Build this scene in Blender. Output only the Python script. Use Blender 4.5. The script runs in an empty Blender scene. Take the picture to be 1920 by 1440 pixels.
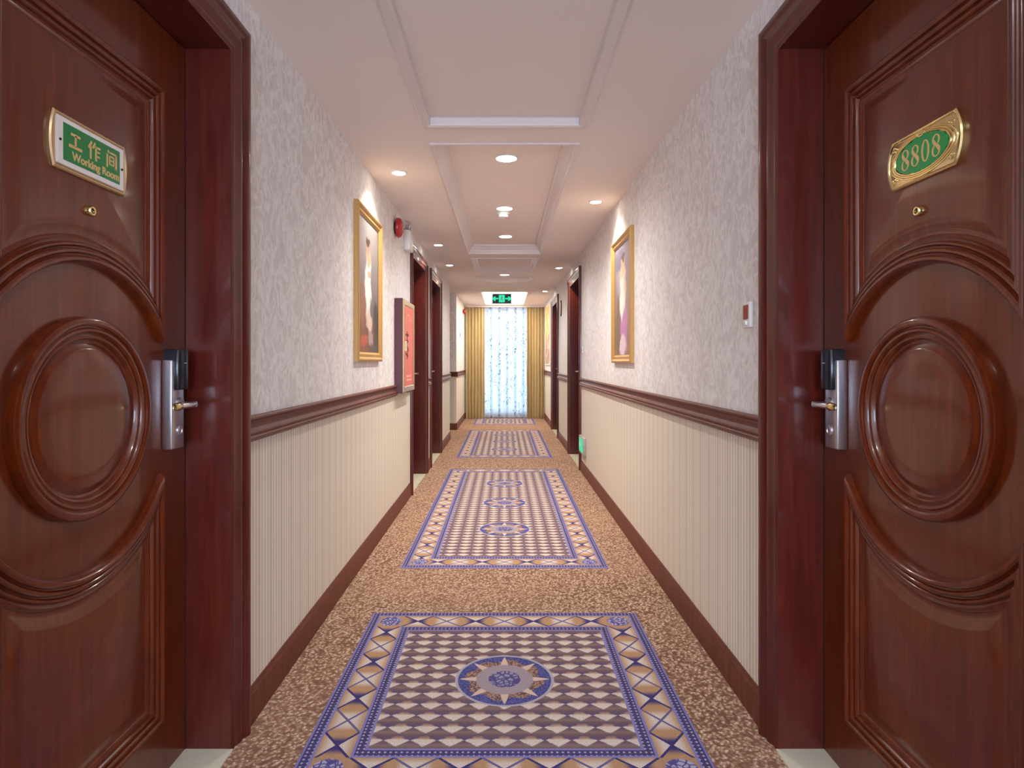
import bpy, bmesh, math, random
from math import pi, sin, cos, sqrt, radians
from mathutils import Vector
random.seed(7)
S = bpy.context.scene
COL = S.collection

# ------------------------------------------------------------------ camera
# photograph 1920x1440; the corridor lines meet at pixel (946, 678); focal length 1150 px
CAMH = 1.20
cd = bpy.data.cameras.new('camera'); cam = bpy.data.objects.new('camera', cd); COL.objects.link(cam)
cam.location = (0, 0, CAMH); cam.rotation_euler = (pi/2, 0, 0)
cd.sensor_width = 36.0; cd.lens = 36.0*1150/1920
cd.shift_x = (960-946)/1920; cd.shift_y = -(720-678)/1920
cd.clip_start = 0.02; cd.clip_end = 200
S.camera = cam
# ------------------------------------------------------------------ world (overcast daylight outside the end window and the added rear one)
W = bpy.data.worlds.new('sky'); S.world = W; W.use_nodes = True
bg = W.node_tree.nodes['Background']
bg.inputs[0].default_value = (0.60, 0.78, 1.0, 1); bg.inputs[1].default_value = 1.1
# ------------------------------------------------------------------ colour management
vs = S.view_settings
S.display_settings.display_device = 'sRGB'
vs.view_transform = 'Standard'; vs.look = 'None'; vs.exposure = 1.38; vs.gamma = 1.0; vs.use_curve_mapping = False
# added cool area light behind the camera, set at the unseen rear window
dl = bpy.data.lights.new('rear_fill_light', 'AREA'); dl.shape = 'RECTANGLE'; dl.size = 1.2; dl.size_y = 1.3
dl.energy = 52; dl.color = (.62, .76, 1.0)
dlo = bpy.data.objects.new('rear_fill_light', dl); COL.objects.link(dlo)
dlo.location = (0, -2.90, 1.28); dlo.rotation_euler = (pi/2, 0, 0)
# lamp strengths (the lamps themselves are built with their fixtures below)
SIDE_W, CENTRE_W = 22.0, 36.0
PANEL_E = 4.0
WARM = (1.0, 0.88, 0.70); NEUTRAL = (1.0, 0.97, 0.93); COOL = (.86, .94, 1.0)

# ------------------------------------------------------------------ node expression helper
class E:
    def __init__(s, nt, k): s.nt = nt; s.k = k
    def _m(s, op, *a):
        n = s.nt.nodes.new('ShaderNodeMath'); n.operation = op
        for i, v in enumerate((s,)+a):
            if isinstance(v, E): s.nt.links.new(v.k, n.inputs[i])
            else: n.inputs[i].default_value = v
        return E(s.nt, n.outputs[0])
    def __add__(s, o): return s._m('ADD', o)
    __radd__ = __add__
    def __sub__(s, o): return s._m('SUBTRACT', o)
    def __rsub__(s, o): return s._m('MULTIPLY_ADD', -1.0, o)
    def __mul__(s, o): return s._m('MULTIPLY', o)
    __rmul__ = __mul__
    def __truediv__(s, o): return s._m('DIVIDE', o)
    def lt(s, o): return s._m('LESS_THAN', o)
    def gt(s, o): return s._m('GREATER_THAN', o)
    def mn(s, o): return s._m('MINIMUM', o)
    def mx(s, o): return s._m('MAXIMUM', o)
    def ab(s): return s._m('ABSOLUTE')
    def fr(s): return s._m('FRACT')
    def fl(s): return s._m('FLOOR')
    def rnd(s): return s._m('ROUND')
    def sq(s): return s._m('SQRT')
    def atan2(s, o): return s._m('ARCTAN2', o)
    def sin(s): return s._m('SINE')
    def ss(s, a, b):                       # smoothstep from a to b
        n = s.nt.nodes.new('ShaderNodeMapRange'); n.interpolation_type = 'SMOOTHSTEP'
        s.nt.links.new(s.k, n.inputs[0]); n.inputs[1].default_value = a; n.inputs[2].default_value = b
        return E(s.nt, n.outputs[0])
def hexc(r, g, b):
    f = lambda c: ((c/255+0.055)/1.055)**2.4 if c > 10 else c/255/12.92
    return (f(r), f(g), f(b), 1)
def mixc(nt, fac, a, b):                    # colour mix; a, b colours or sockets
    n = nt.nodes.new('ShaderNodeMix'); n.data_type = 'RGBA'
    nt.links.new(fac.k if isinstance(fac, E) else fac, n.inputs[0])
    for i, v in ((6, a), (7, b)):
        if isinstance(v, tuple): n.inputs[i].default_value = v
        else: nt.links.new(v, n.inputs[i])
    return n.outputs[2]
def coords(nt):
    t = nt.nodes.new('ShaderNodeTexCoord'); sx = nt.nodes.new('ShaderNodeSeparateXYZ')
    nt.links.new(t.outputs['Object'], sx.inputs[0])
    return t.outputs['Object'], E(nt, sx.outputs[0]), E(nt, sx.outputs[1]), E(nt, sx.outputs[2])
def vec(nt, x, y, z):
    c = nt.nodes.new('ShaderNodeCombineXYZ')
    for i, v in enumerate((x, y, z)):
        if isinstance(v, E): nt.links.new(v.k, c.inputs[i])
        else: c.inputs[i].default_value = v
    return c.outputs[0]
def noise(nt, v, scale, detail=3, rough=.5, dist=0):
    n = nt.nodes.new('ShaderNodeTexNoise'); nt.links.new(v, n.inputs['Vector'])
    n.inputs['Scale'].default_value = scale; n.inputs['Detail'].default_value = detail
    n.inputs['Roughness'].default_value = rough; n.inputs['Distortion'].default_value = dist
    return E(nt, n.outputs[0])
def voro(nt, v, scale, feat='F1', out=0):
    n = nt.nodes.new('ShaderNodeTexVoronoi'); n.feature = feat; nt.links.new(v, n.inputs['Vector'])
    n.inputs['Scale'].default_value = scale
    return E(nt, n.outputs[out])
def ramp(nt, e, stops):
    n = nt.nodes.new('ShaderNodeValToRGB'); nt.links.new(e.k, n.inputs[0])
    el = n.color_ramp.elements
    while len(el) < len(stops): el.new(.5)
    for x, (p, c) in zip(el, stops): x.position = p; x.color = c
    return n.outputs[0]
def bump(nt, b, h, strength=.3, dist=.002):
    n = nt.nodes.new('ShaderNodeBump'); n.inputs['Strength'].default_value = strength; n.inputs['Distance'].default_value = dist
    nt.links.new(h.k, n.inputs['Height']); nt.links.new(n.outputs[0], b.inputs['Normal'])
def mat(name, col=(.8, .8, .8, 1), rough=.5, metal=0, spec=.5, coat=0, emit=None, es=0):
    m = bpy.data.materials.new(name); m.use_nodes = True
    b = m.node_tree.nodes['Principled BSDF']
    b.inputs['Base Color'].default_value = col; b.inputs['Roughness'].default_value = rough
    b.inputs['Metallic'].default_value = metal; b.inputs['Specular IOR Level'].default_value = spec
    b.inputs['Coat Weight'].default_value = coat; b.inputs['Coat Roughness'].default_value = .12
    if emit: b.inputs['Emission Color'].default_value = emit; b.inputs['Emission Strength'].default_value = es
    return m, m.node_tree, b
def setc(nt, b, sock, slot='Base Color'): nt.links.new(sock, b.inputs[slot])
M = {}
# ---- mahogany
def wood(name, c0, c1, c2, rough, coat):
    m, nt, b = mat(name, rough=rough, coat=coat, spec=.34)
    b.inputs['Coat Roughness'].default_value = .10
    o, x, y, z = coords(nt)
    g = noise(nt, vec(nt, x*14, y*14, z*1.1), 3.0, 5, .6, .6)
    f = noise(nt, vec(nt, x*120, y*120, z*5), 2.0, 3, .6, 0)
    k = g*.62+f*.13+.12
    setc(nt, b, ramp(nt, k, [(.30, c0), (.5, c1), (.72, c2)]))
    bump(nt, b, f, .04, .001)
    return m
M['wood'] = wood('mahogany', hexc(74, 22, 7), hexc(98, 36, 10), hexc(122, 52, 15), .28, .40)
M['frame_wood'] = wood('mahogany_frame', hexc(64, 20, 16), hexc(84, 28, 20), hexc(104, 40, 26), .30, .35)
M['rail_wood'] = wood('mahogany_trim', hexc(78, 32, 22), hexc(102, 48, 34), hexc(124, 66, 48), .48, .08)
# ---- wallpaper (upper) and striped wallpaper (lower)
m, nt, b = mat('damask_wallpaper', rough=.75, spec=.25)
o, x, y, z = coords(nt)
h = y + x
w1 = noise(nt, vec(nt, h*14, z*9, 0), 1.0, 2, .5, 1.2)
w2 = noise(nt, vec(nt, h*30, z*20, 3.1), 1.0, 2, .5, .8)
vein = 1.0-((w1-.5).ab()*9.0).mn(1.0)
vein2 = 1.0-((w2-.5).ab()*8.0).mn(1.0)
k = (vein*.75+vein2*.45).mn(1.0)
setc(nt, b, mixc(nt, k, hexc(219, 214, 212), hexc(242, 239, 238)))
bump(nt, b, k, .25, .002)
M['paper'] = m
m, nt, b = mat('striped_wallpaper', rough=.7, spec=.3)
o, x, y, z = coords(nt)
h = y + x
s = ((h/.0265).fr()-.5).ab()
s2 = ((h/.106).fr()-.5).ab()
k = s.ss(.14, .36)*.75+s2.ss(.30, .42)*.25
setc(nt, b, mixc(nt, k, hexc(238, 230, 215), hexc(206, 193, 174)))
bump(nt, b, s, .25, .003)
M['stripe'] = m
# ---- ceiling plaster
m, nt, b = mat('ceiling_paint', hexc(222, 208, 202), rough=.8, spec=.2)
o, x, y, z = coords(nt)
setc(nt, b, mixc(nt, noise(nt, o, 1.3, 2), hexc(234, 222, 215), hexc(239, 228, 221)))
M['ceil'] = m
M['mould'] = mat('white_moulding', hexc(226, 216, 213), .4)[0]
# ---- carpet
def fleck(nt, o):
    a = voro(nt, o, 78.0)
    n = nt.nodes.new('ShaderNodeTexVoronoi'); nt.links.new(o, n.inputs['Vector']); n.inputs['Scale'].default_value = 78
    r = E(nt, n.outputs['Color'])
    return a, r
m, nt, b = mat('carpet', rough=.95, spec=.1)
o, x, y, z = coords(nt)
wv = noise(nt, o, 35, 2, .5)
vv = vec(nt, x+wv*.02, y+wv*.03, 0.0)
d, r = fleck(nt, vv)
n2 = noise(nt, o, 95, 3, .6)
big = noise(nt, o, 1.2, 2)
k = d*.75+n2*.55-.12
c = ramp(nt, k, [(.22, hexc(224, 205, 186)), (.40, hexc(182, 151, 127)), (.56, hexc(146, 112, 92)), (.72, hexc(116, 84, 68))])
c = mixc(nt, big.ss(.35, .7)*.3, c, hexc(170, 134, 108))
setc(nt, b, c); bump(nt, b, k, .6, .006)
M['carpet'] = m
# ---- rug pattern woven into the carpet
def rug_mat(name, hx, hy, nmed):
    m, nt, b = mat(name, rough=.95, spec=.1)
    o, x, y, z = coords(nt)
    CREAM = hexc(216, 202, 192); LAV = hexc(158, 146, 160); BLUE = hexc(84, 82, 150); NAVY = hexc(46, 46, 112)
    BRN = hexc(184, 144, 104); DBR = hexc(92, 62, 60); LBL = hexc(132, 128, 186)
    dx = hx-x.ab(); dy = hy-y.ab(); d = dx.mn(dy)
    # field of scale-like diamonds
    jit = noise(nt, o, 60, 2, .5)-.5
    u = ((x/.085+.5+jit*.10).fr()-.5).ab(); v = (y/.068+jit*.12).fr()
    q = u+(v-.5).ab()
    light = 1.0-q.ss(.42, .52)
    c = ramp(nt, v, [(0.0, hexc(196, 180, 178)), (.2, hexc(220, 208, 198)), (.54, hexc(212, 198, 186)), (.64, hexc(186, 150, 114)), (.76, hexc(146, 118, 108)), (.9, hexc(88, 78, 120))])
    c = mixc(nt, (u.ss(.12, .3)*v.ss(.54, .68)), c, hexc(74, 68, 122))
    dk = ramp(nt, (v+.5).fr(), [(.1, hexc(86, 74, 112)), (.42, hexc(112, 88, 92)), (.62, hexc(136, 112, 106)), (.9, hexc(98, 80, 100))])
    c = mixc(nt, light, dk, c)
    # medallions
    P = .82
    k = (y/P).rnd()
    if nmed == 1: ym = y
    else: ym = y-(k.mn(1.0).mx(-1.0))*P
    r = (x*x+ym*ym).sq(); th = ym.atan2(x)
    sp = 1.0-((th/(pi/4)+.5).fr()-.5).ab()*2.0          # 1 on each of eight rays
    fine = noise(nt, o, 140, 2, .5)
    med = mixc(nt, fine.ss(.4, .6), hexc(52, 58, 120), hexc(84, 94, 158))
    inner = mixc(nt, fine.ss(.42, .58), hexc(88, 70, 78), hexc(176, 136, 110))
    wob = r+((th*8.0).sin()*.010)
    med = mixc(nt, 1.0-wob.ss(.136, .144), med, inner)
    ray = ((1.0-sp)*.9).lt((.170-r)*5.0)*r.lt(.170)
    med = mixc(nt, ray, med, hexc(214, 188, 172))
    med = mixc(nt, 1.0-r.ss(.104, .110), med, hexc(160, 148, 156))
    mot = voro(nt, o, 48.0, 'DISTANCE_TO_EDGE')
    med = mixc(nt, 1.0-r.ss(.058, .062), med, mixc(nt, mot.ss(.06, .2), hexc(72, 68, 128), hexc(150, 142, 172)))
    med = mixc(nt, r.ss(.173, .177), med, hexc(176, 170, 184))
    c = mixc(nt, 1.0-r.ss(.184, .187), c, med)
    # decorated strip
    side = dx.lt(dy)
    t = side*y+(1.0-side)*x
    a = (d-.045)/.11-.5
    tt = t/.133
    kk = (tt+.5).fr()-.5
    par = ((tt+.5).fl()/2.0).fr()*2.0
    ak = kk.ab(); aq = a.ab()
    tri = ak.gt(aq)
    plain = mixc(nt, ak.ss(.18, .46), CREAM, BRN)
    dark = mixc(nt, ak.ss(.12, .40), NAVY, BRN)
    cell = mixc(nt, par, plain, dark)
    outw = mixc(nt, aq.ss(.2, .5), CREAM, hexc(190, 152, 112))
    st = mixc(nt, tri, outw, cell)
    line = (ak-aq).ab().lt(.05)
    st = mixc(nt, line, st, mixc(nt, par, hexc(100, 94, 140), NAVY))
    # corner roundels
    cx = dx-.10; cy = dy-.10
    cr = (cx*cx+cy*cy).sq()
    corner = dx.lt(.155)*dy.lt(.155)
    cm = mixc(nt, voro(nt, o, 55, 'DISTANCE_TO_EDGE').ss(.05, .2), hexc(76, 74, 140), hexc(176, 170, 200))
    cm = mixc(nt, 1.0-cr.ss(.047, .052), hexc(178, 142, 108), cm)
    st = mixc(nt, corner, st, cm)
    # beaded bands
    bead = (((x/.017).fr()-.5).ab()+((y/.017).fr()-.5).ab())
    bc = mixc(nt, bead.ss(.22, .34), hexc(188, 178, 176), hexc(60, 58, 118))
    e1 = (d-.0225).ab(); e2 = (d-.1775).ab()
    bc1 = mixc(nt, e1.ss(.012, .015), bc, LBL); bc2 = mixc(nt, e2.ss(.012, .015), bc, LBL)
    c = mixc(nt, d.lt(.200), c, bc2)
    c = mixc(nt, d.lt(.155), c, st)
    c = mixc(nt, d.lt(.045), c, bc1)
    pile = noise(nt, o, 210, 2, .6)
    c = mixc(nt, pile.ss(.35, .75)*.4, c, hexc(128, 108, 112))
    setc(nt, b, c); bump(nt, b, pile, .5, .004)
    return m
# ---- simple materials
M['gold_frame'] = mat('gilt_frame', hexc(198, 154, 90), .38, .25)[0]
M['brass'] = mat('brass', hexc(228, 208, 150), .20, 1)[0]
M['pale_brass'] = mat('pale_brass', hexc(205, 180, 140), .3, .9)[0]
M['steel'] = mat('brushed_steel', hexc(206, 206, 214), .34, 1)[0]
M['black'] = mat('black_plastic', hexc(22, 26, 36), .22)[0]
M['dark'] = mat('dark_gap', hexc(14, 10, 10), .7)[0]
M['white_paint'] = mat('white_plastic', hexc(236, 234, 230), .35)[0]
M['grey_plastic'] = mat('grey_plastic', hexc(170, 166, 164), .4)[0]
M['green'] = mat('green_enamel', hexc(0, 128, 62), .35)[0]
M['green2'] = mat('bright_green_enamel', hexc(0, 150, 72), .3)[0]
M['letter_gold'] = mat('gold_lettering', hexc(226, 190, 130), .4, .2)[0]
M['red'] = mat('red_paint', hexc(176, 24, 30), .25, 0, .5, .4)[0]
M['salmon'] = mat('red_cabinet_panel', hexc(226, 98, 78), .35)[0]
M['cab_side'] = mat('dark_red_cabinet', hexc(84, 38, 46), .35)[0]
M['mark'] = mat('dark_print', hexc(96, 40, 34), .6)[0]
M['pale_mark'] = mat('pale_print', hexc(240, 176, 150), .6)[0]
M['red_window'] = mat('dark_red_button', hexc(150, 46, 36), .3)[0]
m, nt, b = mat('threshold_stone', rough=.25)
o, x, y, z = coords(nt)
setc(nt, b, mixc(nt, noise(nt, o, 8, 4), hexc(226, 222, 200), hexc(206, 200, 176)))
M['stone'] = m
m, nt, b = mat('gold_curtain', rough=.8, spec=.2)
o, x, y, z = coords(nt)
setc(nt, b, mixc(nt, noise(nt, vec(nt, x*60, y*60, z*2), 1, 2), hexc(178, 156, 114), hexc(204, 184, 142)))
M['curtain'] = m
# sheer curtain: woven voile with small leaf print
m = bpy.data.materials.new('sheer_voile'); m.use_nodes = True; nt = m.node_tree
for n in list(nt.nodes): nt.nodes.remove(n)
out = nt.nodes.new('ShaderNodeOutputMaterial')
o, x, y, z = coords(nt)
lf = voro(nt, vec(nt, x*32, y*0.0, z*20), 1.0)
clump = noise(nt, vec(nt, x*5, 0.0, z*1.6), 1.0, 3, .6)
fold_col = ((x/.17+.25).fr()-.5).ab()
spk = (1.0-lf.ss(.26, .42))*(clump.ss(.44, .56)*.6+(1.0-fold_col.ss(.05, .16))*.7).mn(1.0)
col = mixc(nt, (1.0-fold_col.ss(.06, .22))*.55, (.95, .97, 1, 1), hexc(196, 216, 236))  # pale blue columns put fold shading into the cloth colour
col = mixc(nt, spk, col, hexc(126, 152, 164))
tr = nt.nodes.new('ShaderNodeBsdfTranslucent'); nt.links.new(col, tr.inputs[0])
df = nt.nodes.new('ShaderNodeBsdfDiffuse'); nt.links.new(col, df.inputs[0])
tp = nt.nodes.new('ShaderNodeBsdfTransparent'); nt.links.new(col, tp.inputs[0])
a1 = nt.nodes.new('ShaderNodeMixShader'); a1.inputs[0].default_value = .3; nt.links.new(tr.outputs[0], a1.inputs[1]); nt.links.new(df.outputs[0], a1.inputs[2])
a2 = nt.nodes.new('ShaderNodeMixShader'); a2.inputs[0].default_value = .25; nt.links.new(a1.outputs[0], a2.inputs[1]); nt.links.new(tp.outputs[0], a2.inputs[2])
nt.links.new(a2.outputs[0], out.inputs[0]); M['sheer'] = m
# window glass
m = bpy.data.materials.new('window_glass'); m.use_nodes = True; nt = m.node_tree
for n in list(nt.nodes): nt.nodes.remove(n)
out = nt.nodes.new('ShaderNodeOutputMaterial')
tp = nt.nodes.new('ShaderNodeBsdfTransparent'); tp.inputs[0].default_value = (.93, .97, .98, 1)
gl = nt.nodes.new('ShaderNodeBsdfGlossy'); gl.inputs['Roughness'].default_value = .02
a1 = nt.nodes.new('ShaderNodeMixShader'); a1.inputs[0].default_value = .06
nt.links.new(tp.outputs[0], a1.inputs[1]); nt.links.new(gl.outputs[0], a1.inputs[2]); nt.links.new(a1.outputs[0], out.inputs[0])
M['glass'] = m
def emis(name, col, e):
    return mat(name, (.9, .9, .9, 1), .4, emit=col, es=e)[0]
M['lens'] = emis('lamp_lens', (1, .95, .86, 1), 14)
M['panel'] = emis('light_panel', (1, .88, .70, 1), PANEL_E)
M['exit_green'] = mat('exit_sign_green', hexc(0, 150, 90), .4, emit=(0.0, .75, .38, 1), es=.42)[0]
M['exit_dark'] = mat('exit_sign_dark', hexc(34, 40, 40), .3)[0]
M['floor_green'] = mat('evacuation_green', hexc(0, 150, 90), .4, emit=(0.0, .70, .34, 1), es=.30)[0]

# ------------------------------------------------------------------ mesh helpers
class MB:
    def __init__(s): s.v = []; s.f = []; s.mi = []
    def add(s, vs_, fs, mi=0):
        n = len(s.v); s.v += [tuple(p) for p in vs_]
        for f in fs: s.f.append([n+i for i in f]); s.mi.append(mi)
        return s
    def box(s, x0, x1, y0, y1, z0, z1, mi=0):
        x0, x1 = sorted((x0, x1)); y0, y1 = sorted((y0, y1)); z0, z1 = sorted((z0, z1))
        v = [(x, y, z) for x in (x0, x1) for y in (y0, y1) for z in (z0, z1)]
        return s.add(v, [(0, 1, 3, 2), (4, 6, 7, 5), (0, 4, 5, 1), (2, 3, 7, 6), (0, 2, 6, 4), (1, 5, 7, 3)], mi)
    def cyl(s, p0, p1, r0, r1=None, n=20, cap=True, mi=0):
        p0 = Vector(p0); p1 = Vector(p1); d = (p1-p0).normalized(); r1 = r0 if r1 is None else r1
        a = d.orthogonal().normalized(); c = d.cross(a)
        v = []
        for p, r in ((p0, r0), (p1, r1)):
            for i in range(n):
                t = 2*pi*i/n; v.append(p+a*(r*cos(t))+c*(r*sin(t)))
        f = [(i, (i+1) % n, n+(i+1) % n, n+i) for i in range(n)]
        if cap: f += [tuple(range(n-1, -1, -1)), tuple(range(n, 2*n))]
        return s.add(v, f, mi)
    def rings(s, rs, closed=True, cap0=False, cap1=False, mi=0):
        n = len(rs[0]); v = [p for r in rs for p in r]; f = []
        for k in range(len(rs)-1):
            for i in range(n if closed else n-1):
                j = (i+1) % n
                f.append((k*n+i, k*n+j, (k+1)*n+j, (k+1)*n+i))
        if cap0: f.append(tuple(range(n-1, -1, -1)))
        if cap1: f.append(tuple((len(rs)-1)*n+i for i in range(n)))
        return s.add(v, f, mi)
    def build(s, name, mats, parent=None, origin=None, smooth=None, bevel=0):
        if parent is not None: org = wloc(parent)
        else: org = Vector(origin if origin is not None else (0, 0, 0))
        me = bpy.data.meshes.new(name)
        me.from_pydata([tuple(Vector(p)-org) for p in s.v], [], s.f); me.update()
        if not isinstance(mats, (list, tuple)): mats = [mats]
        for q in mats: me.materials.append(q)
        if len(mats) > 1:
            for p, i in zip(me.polygons, s.mi): p.material_index = i
        bm = bmesh.new(); bm.from_mesh(me)
        bmesh.ops.remove_doubles(bm, verts=bm.verts, dist=1e-5)
        bmesh.ops.recalc_face_normals(bm, faces=bm.faces)
        if bevel:
            es = [e for e in bm.edges if len(e.link_faces) == 2 and e.calc_face_angle(0) > .6]
            bmesh.ops.bevel(bm, geom=es, offset=bevel, segments=2, affect='EDGES', profile=.5)
        bm.to_mesh(me); bm.free()
        if smooth is not None:
            me.shade_smooth(); me.set_sharp_from_angle(angle=radians(smooth))
        ob = bpy.data.objects.new(name, me); COL.objects.link(ob)
        if parent is not None: ob.parent = parent
        else: ob.location = org
        return ob
def wloc(o):
    p = Vector(o.location)
    while o.parent: o = o.parent; p += Vector(o.location)
    return p
def empty(name, loc):
    o = bpy.data.objects.new(name, None); COL.objects.link(o); o.location = loc; o.empty_display_size = .05
    return o
def tag(o, label, cat, group=None):
    o['label'] = label; o['category'] = cat
    if group: o['group'] = group
    return o
def struct(o, label=None):
    o['kind'] = 'structure'
    if label: o['label'] = label
    return o

# ------------------------------------------------------------------ the corridor shell
WX, WT = .848, 1.16            # wall face, back of wall
H = 2.39                       # ceiling height
YB, YE = -3.0, 13.10           # back and end of corridor
DTOP = 2.165                   # door opening height
SPLIT = .975
doorsL = [(.983, 1.893), (5.60, 6.53), (7.03, 8.00)]
doorsR = [(.983, 1.893), (6.86, 7.92), (9.68, 10.80)]
GAPL = (9.50, 10.78)           # side passage on the left
J = .022                       # jamb board thickness
def wall(name, sd, doors, gap=None):
    mb = MB()
    br = [YB]
    for a, b_ in doors: br += [a-J, b_+J]
    if gap: br += list(gap)
    br.append(YE+.2); br = sorted(br)
    for a, b_ in zip(br[:-1], br[1:]):
        mid = (a+b_)/2
        if gap and gap[0] < mid < gap[1]: continue
        isd = any(p < mid < q for p, q in doors)
        if isd:
            mb.box(sd*1.035, sd*WT, a, b_, 0, DTOP+J, 0)
            mb.box(sd*WX, sd*WT, a, b_, DTOP+J, H+.2, 0)
        else:
            mb.box(sd*WX, sd*WT, a, b_, 0, SPLIT, 1); mb.box(sd*WX, sd*WT, a, b_, SPLIT, H+.2, 0)
    return struct(mb.build(name, [M['paper'], M['stripe']]))
wall('wall_left', -1, doorsL, GAPL)
wall('wall_right', 1, doorsR)
# floor
mb = MB(); mb.box(-3.2, 1.2, YB-.2, YE+.2, -.2, 0)
struct(mb.build('floor', M['carpet'], origin=(0, 0, 0)), 'tan and brown flecked loop carpet')
# side passage beyond the left opening
mb = MB()
mb.box(-3.2, -WT, GAPL[0]-.2, GAPL[0], 0, SPLIT, 1); mb.box(-3.2, -WT, GAPL[0]-.2, GAPL[0], SPLIT, H+.2, 0)
struct(mb.build('wall_passage_near', [M['paper'], M['stripe']]))
mb = MB()
mb.box(-3.2, -WT, GAPL[1], GAPL[1]+.2, 0, SPLIT, 1); mb.box(-3.2, -WT, GAPL[1], GAPL[1]+.2, SPLIT, H+.2, 0)
struct(mb.build('wall_passage_far', [M['paper'], M['stripe']]))
mb = MB(); mb.box(-3.4, -3.2, GAPL[0]-.2, GAPL[1]+.2, 0, SPLIT, 1); mb.box(-3.4, -3.2, GAPL[0]-.2, GAPL[1]+.2, SPLIT, H+.2, 0)
struct(mb.build('wall_passage_end', [M['paper'], M['stripe']]))
# ceiling with recessed trays
trays = [(-.40, 3.08, .375, .036), (3.35, 6.74, .395, .085), (7.06, 8.02, .385, .05)]
PAN = (10.52, 12.80, .395, .06)
CIR = (8.74, .40, .05)
mb = MB()
ys = sorted([YB-.2, YE+.2, CIR[0]-.45, CIR[0]+.45]+[v for t in trays+[PAN] for v in t[:2]])
TOP = H+.25
for a, b_ in zip(ys[:-1], ys[1:]):
    mid = (a+b_)/2
    t = [q for q in trays+[PAN] if q[0] < mid < q[1]]
    if t:
        w, d = t[0][2], t[0][3]
        mb.box(-3.2, -w, a, b_, H, TOP); mb.box(w, 1.2, a, b_, H, TOP); mb.box(-w, w, a, b_, H+d, TOP)
    elif abs(mid-CIR[0]) < .45:
        q = .45
        mb.box(-3.2, -q, a, b_, H, TOP); mb.box(q, 1.2, a, b_, H, TOP)
        N = 48; c1, c2, sqr = [], [], []
        for i in range(N):
            th = 2*pi*i/N; cx, cy = cos(th), sin(th); k = q/max(abs(cx), abs(cy))
            c1.append((CIR[1]*cx, CIR[0]+CIR[1]*cy, H)); c2.append((CIR[1]*cx, CIR[0]+CIR[1]*cy, H+CIR[2])); sqr.append((k*cx, CIR[0]+k*cy, H))
        mb.rings([sqr, c1, c2], True, False, True)
    else: mb.box(-3.2, 1.2, a, b_, H, TOP)
ceil = struct(mb.build('ceiling', M['ceil']), 'pale plaster ceiling with shallow recessed trays')
def rect_ring(y0, y1, w, t, z):    # t > 0 inwards
    return [(-w+t, y0+t, z), (w-t, y0+t, z), (w-t, y1-t, z), (-w+t, y1-t, z)]
def tray_trim(k, y0, y1, w, prof):
    mb = MB(); mb.rings([rect_ring(y0, y1, w, t, H+z) for t, z in prof])
    o = mb.build('tray_moulding', M['mould'], parent=ceil)
    return o
tray_trim(1, *trays[0][:3], [(-.045, .001), (-.045, -.006), (-.036, -.009), (-.012, -.009), (-.006, -.006), (.0, -.004), (.002, .001), (.002, .034), (.010, .037)])
P2 = [(-.014, .001), (-.014, -.008), (-.002, -.010), (.003, -.004), (.006, .012), (.016, .018), (.018, .030), (.034, .052), (.044, .066), (.058, .072), (.060, .086)]
tray_trim(2, *trays[1][:3], P2)
tray_trim(3, *trays[2][:3], [(a, b_*.58 if b_ > 0 else b_) for a, b_ in P2])
mb = MB()
rs = []
for t, z in [(-.02, .001), (-.02, -.008), (-.002, -.010), (.004, .0), (.014, .018), (.026, .03), (.04, .045), (.042, .051)]:
    rs.append([((CIR[1]-t)*cos(2*pi*i/48), CIR[0]+(CIR[1]-t)*sin(2*pi*i/48), H+z) for i in range(48)])
mb.rings(rs); mb.build('round_moulding', M['mould'], parent=ceil, smooth=40)
# end wall with window
WIN = (-.62, .66, .06, 2.28)
def endwall(name, y0, y1, win):
    mb = MB(); a, b_, c, d = win
    mb.box(-WX, a, y0, y1, 0, H); mb.box(b_, WX, y0, y1, 0, H); mb.box(a, b_, y0, y1, 0, c); mb.box(a, b_, y0, y1, d, H)
    return struct(mb.build(name, M['paper']))
endwall('wall_end', YE, YE+.2, WIN)
WINB = (-.65, .65, .50, 2.10)
endwall('wall_back', YB-.2, YB, WINB)
def window(name, y, win, nx, nz):
    a, b_, c, d = win; f = .045
    e = struct(empty(name, ((a+b_)/2, y, c)))
    mb = MB()
    mb.box(a, a+f, y-.03, y+.03, c, d); mb.box(b_-f, b_, y-.03, y+.03, c, d)
    mb.box(a+f, b_-f, y-.03, y+.03, c, c+f); mb.box(a+f, b_-f, y-.03, y+.03, d-f, d)
    iw = (b_-a-2*f)/nx; ih = (d-c-2*f)/nz
    for i in range(1, nx): mb.box(a+f+iw*i-.018, a+f+iw*i+.018, y-.025, y+.025, c+f, d-f)
    for i in range(1, nz): mb.box(a+f, b_-f, y-.022, y+.022, c+f+ih*i-.018, c+f+ih*i+.018)
    mb.build('window_frame', M['white_paint'], parent=e)
    for i in range(nx):
        for k in range(nz):
            MB().box(a+f+iw*i, a+f+iw*(i+1), y-.003, y+.003, c+f+ih*k, c+f+ih*(k+1)).build('window_pane', M['glass'], parent=e)
window('window_1', YE+.12, WIN, 2, 2)
window('added_rear_window', YB-.12, WINB, 2, 1)  # unseen window added behind the camera for the cool rear light

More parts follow.
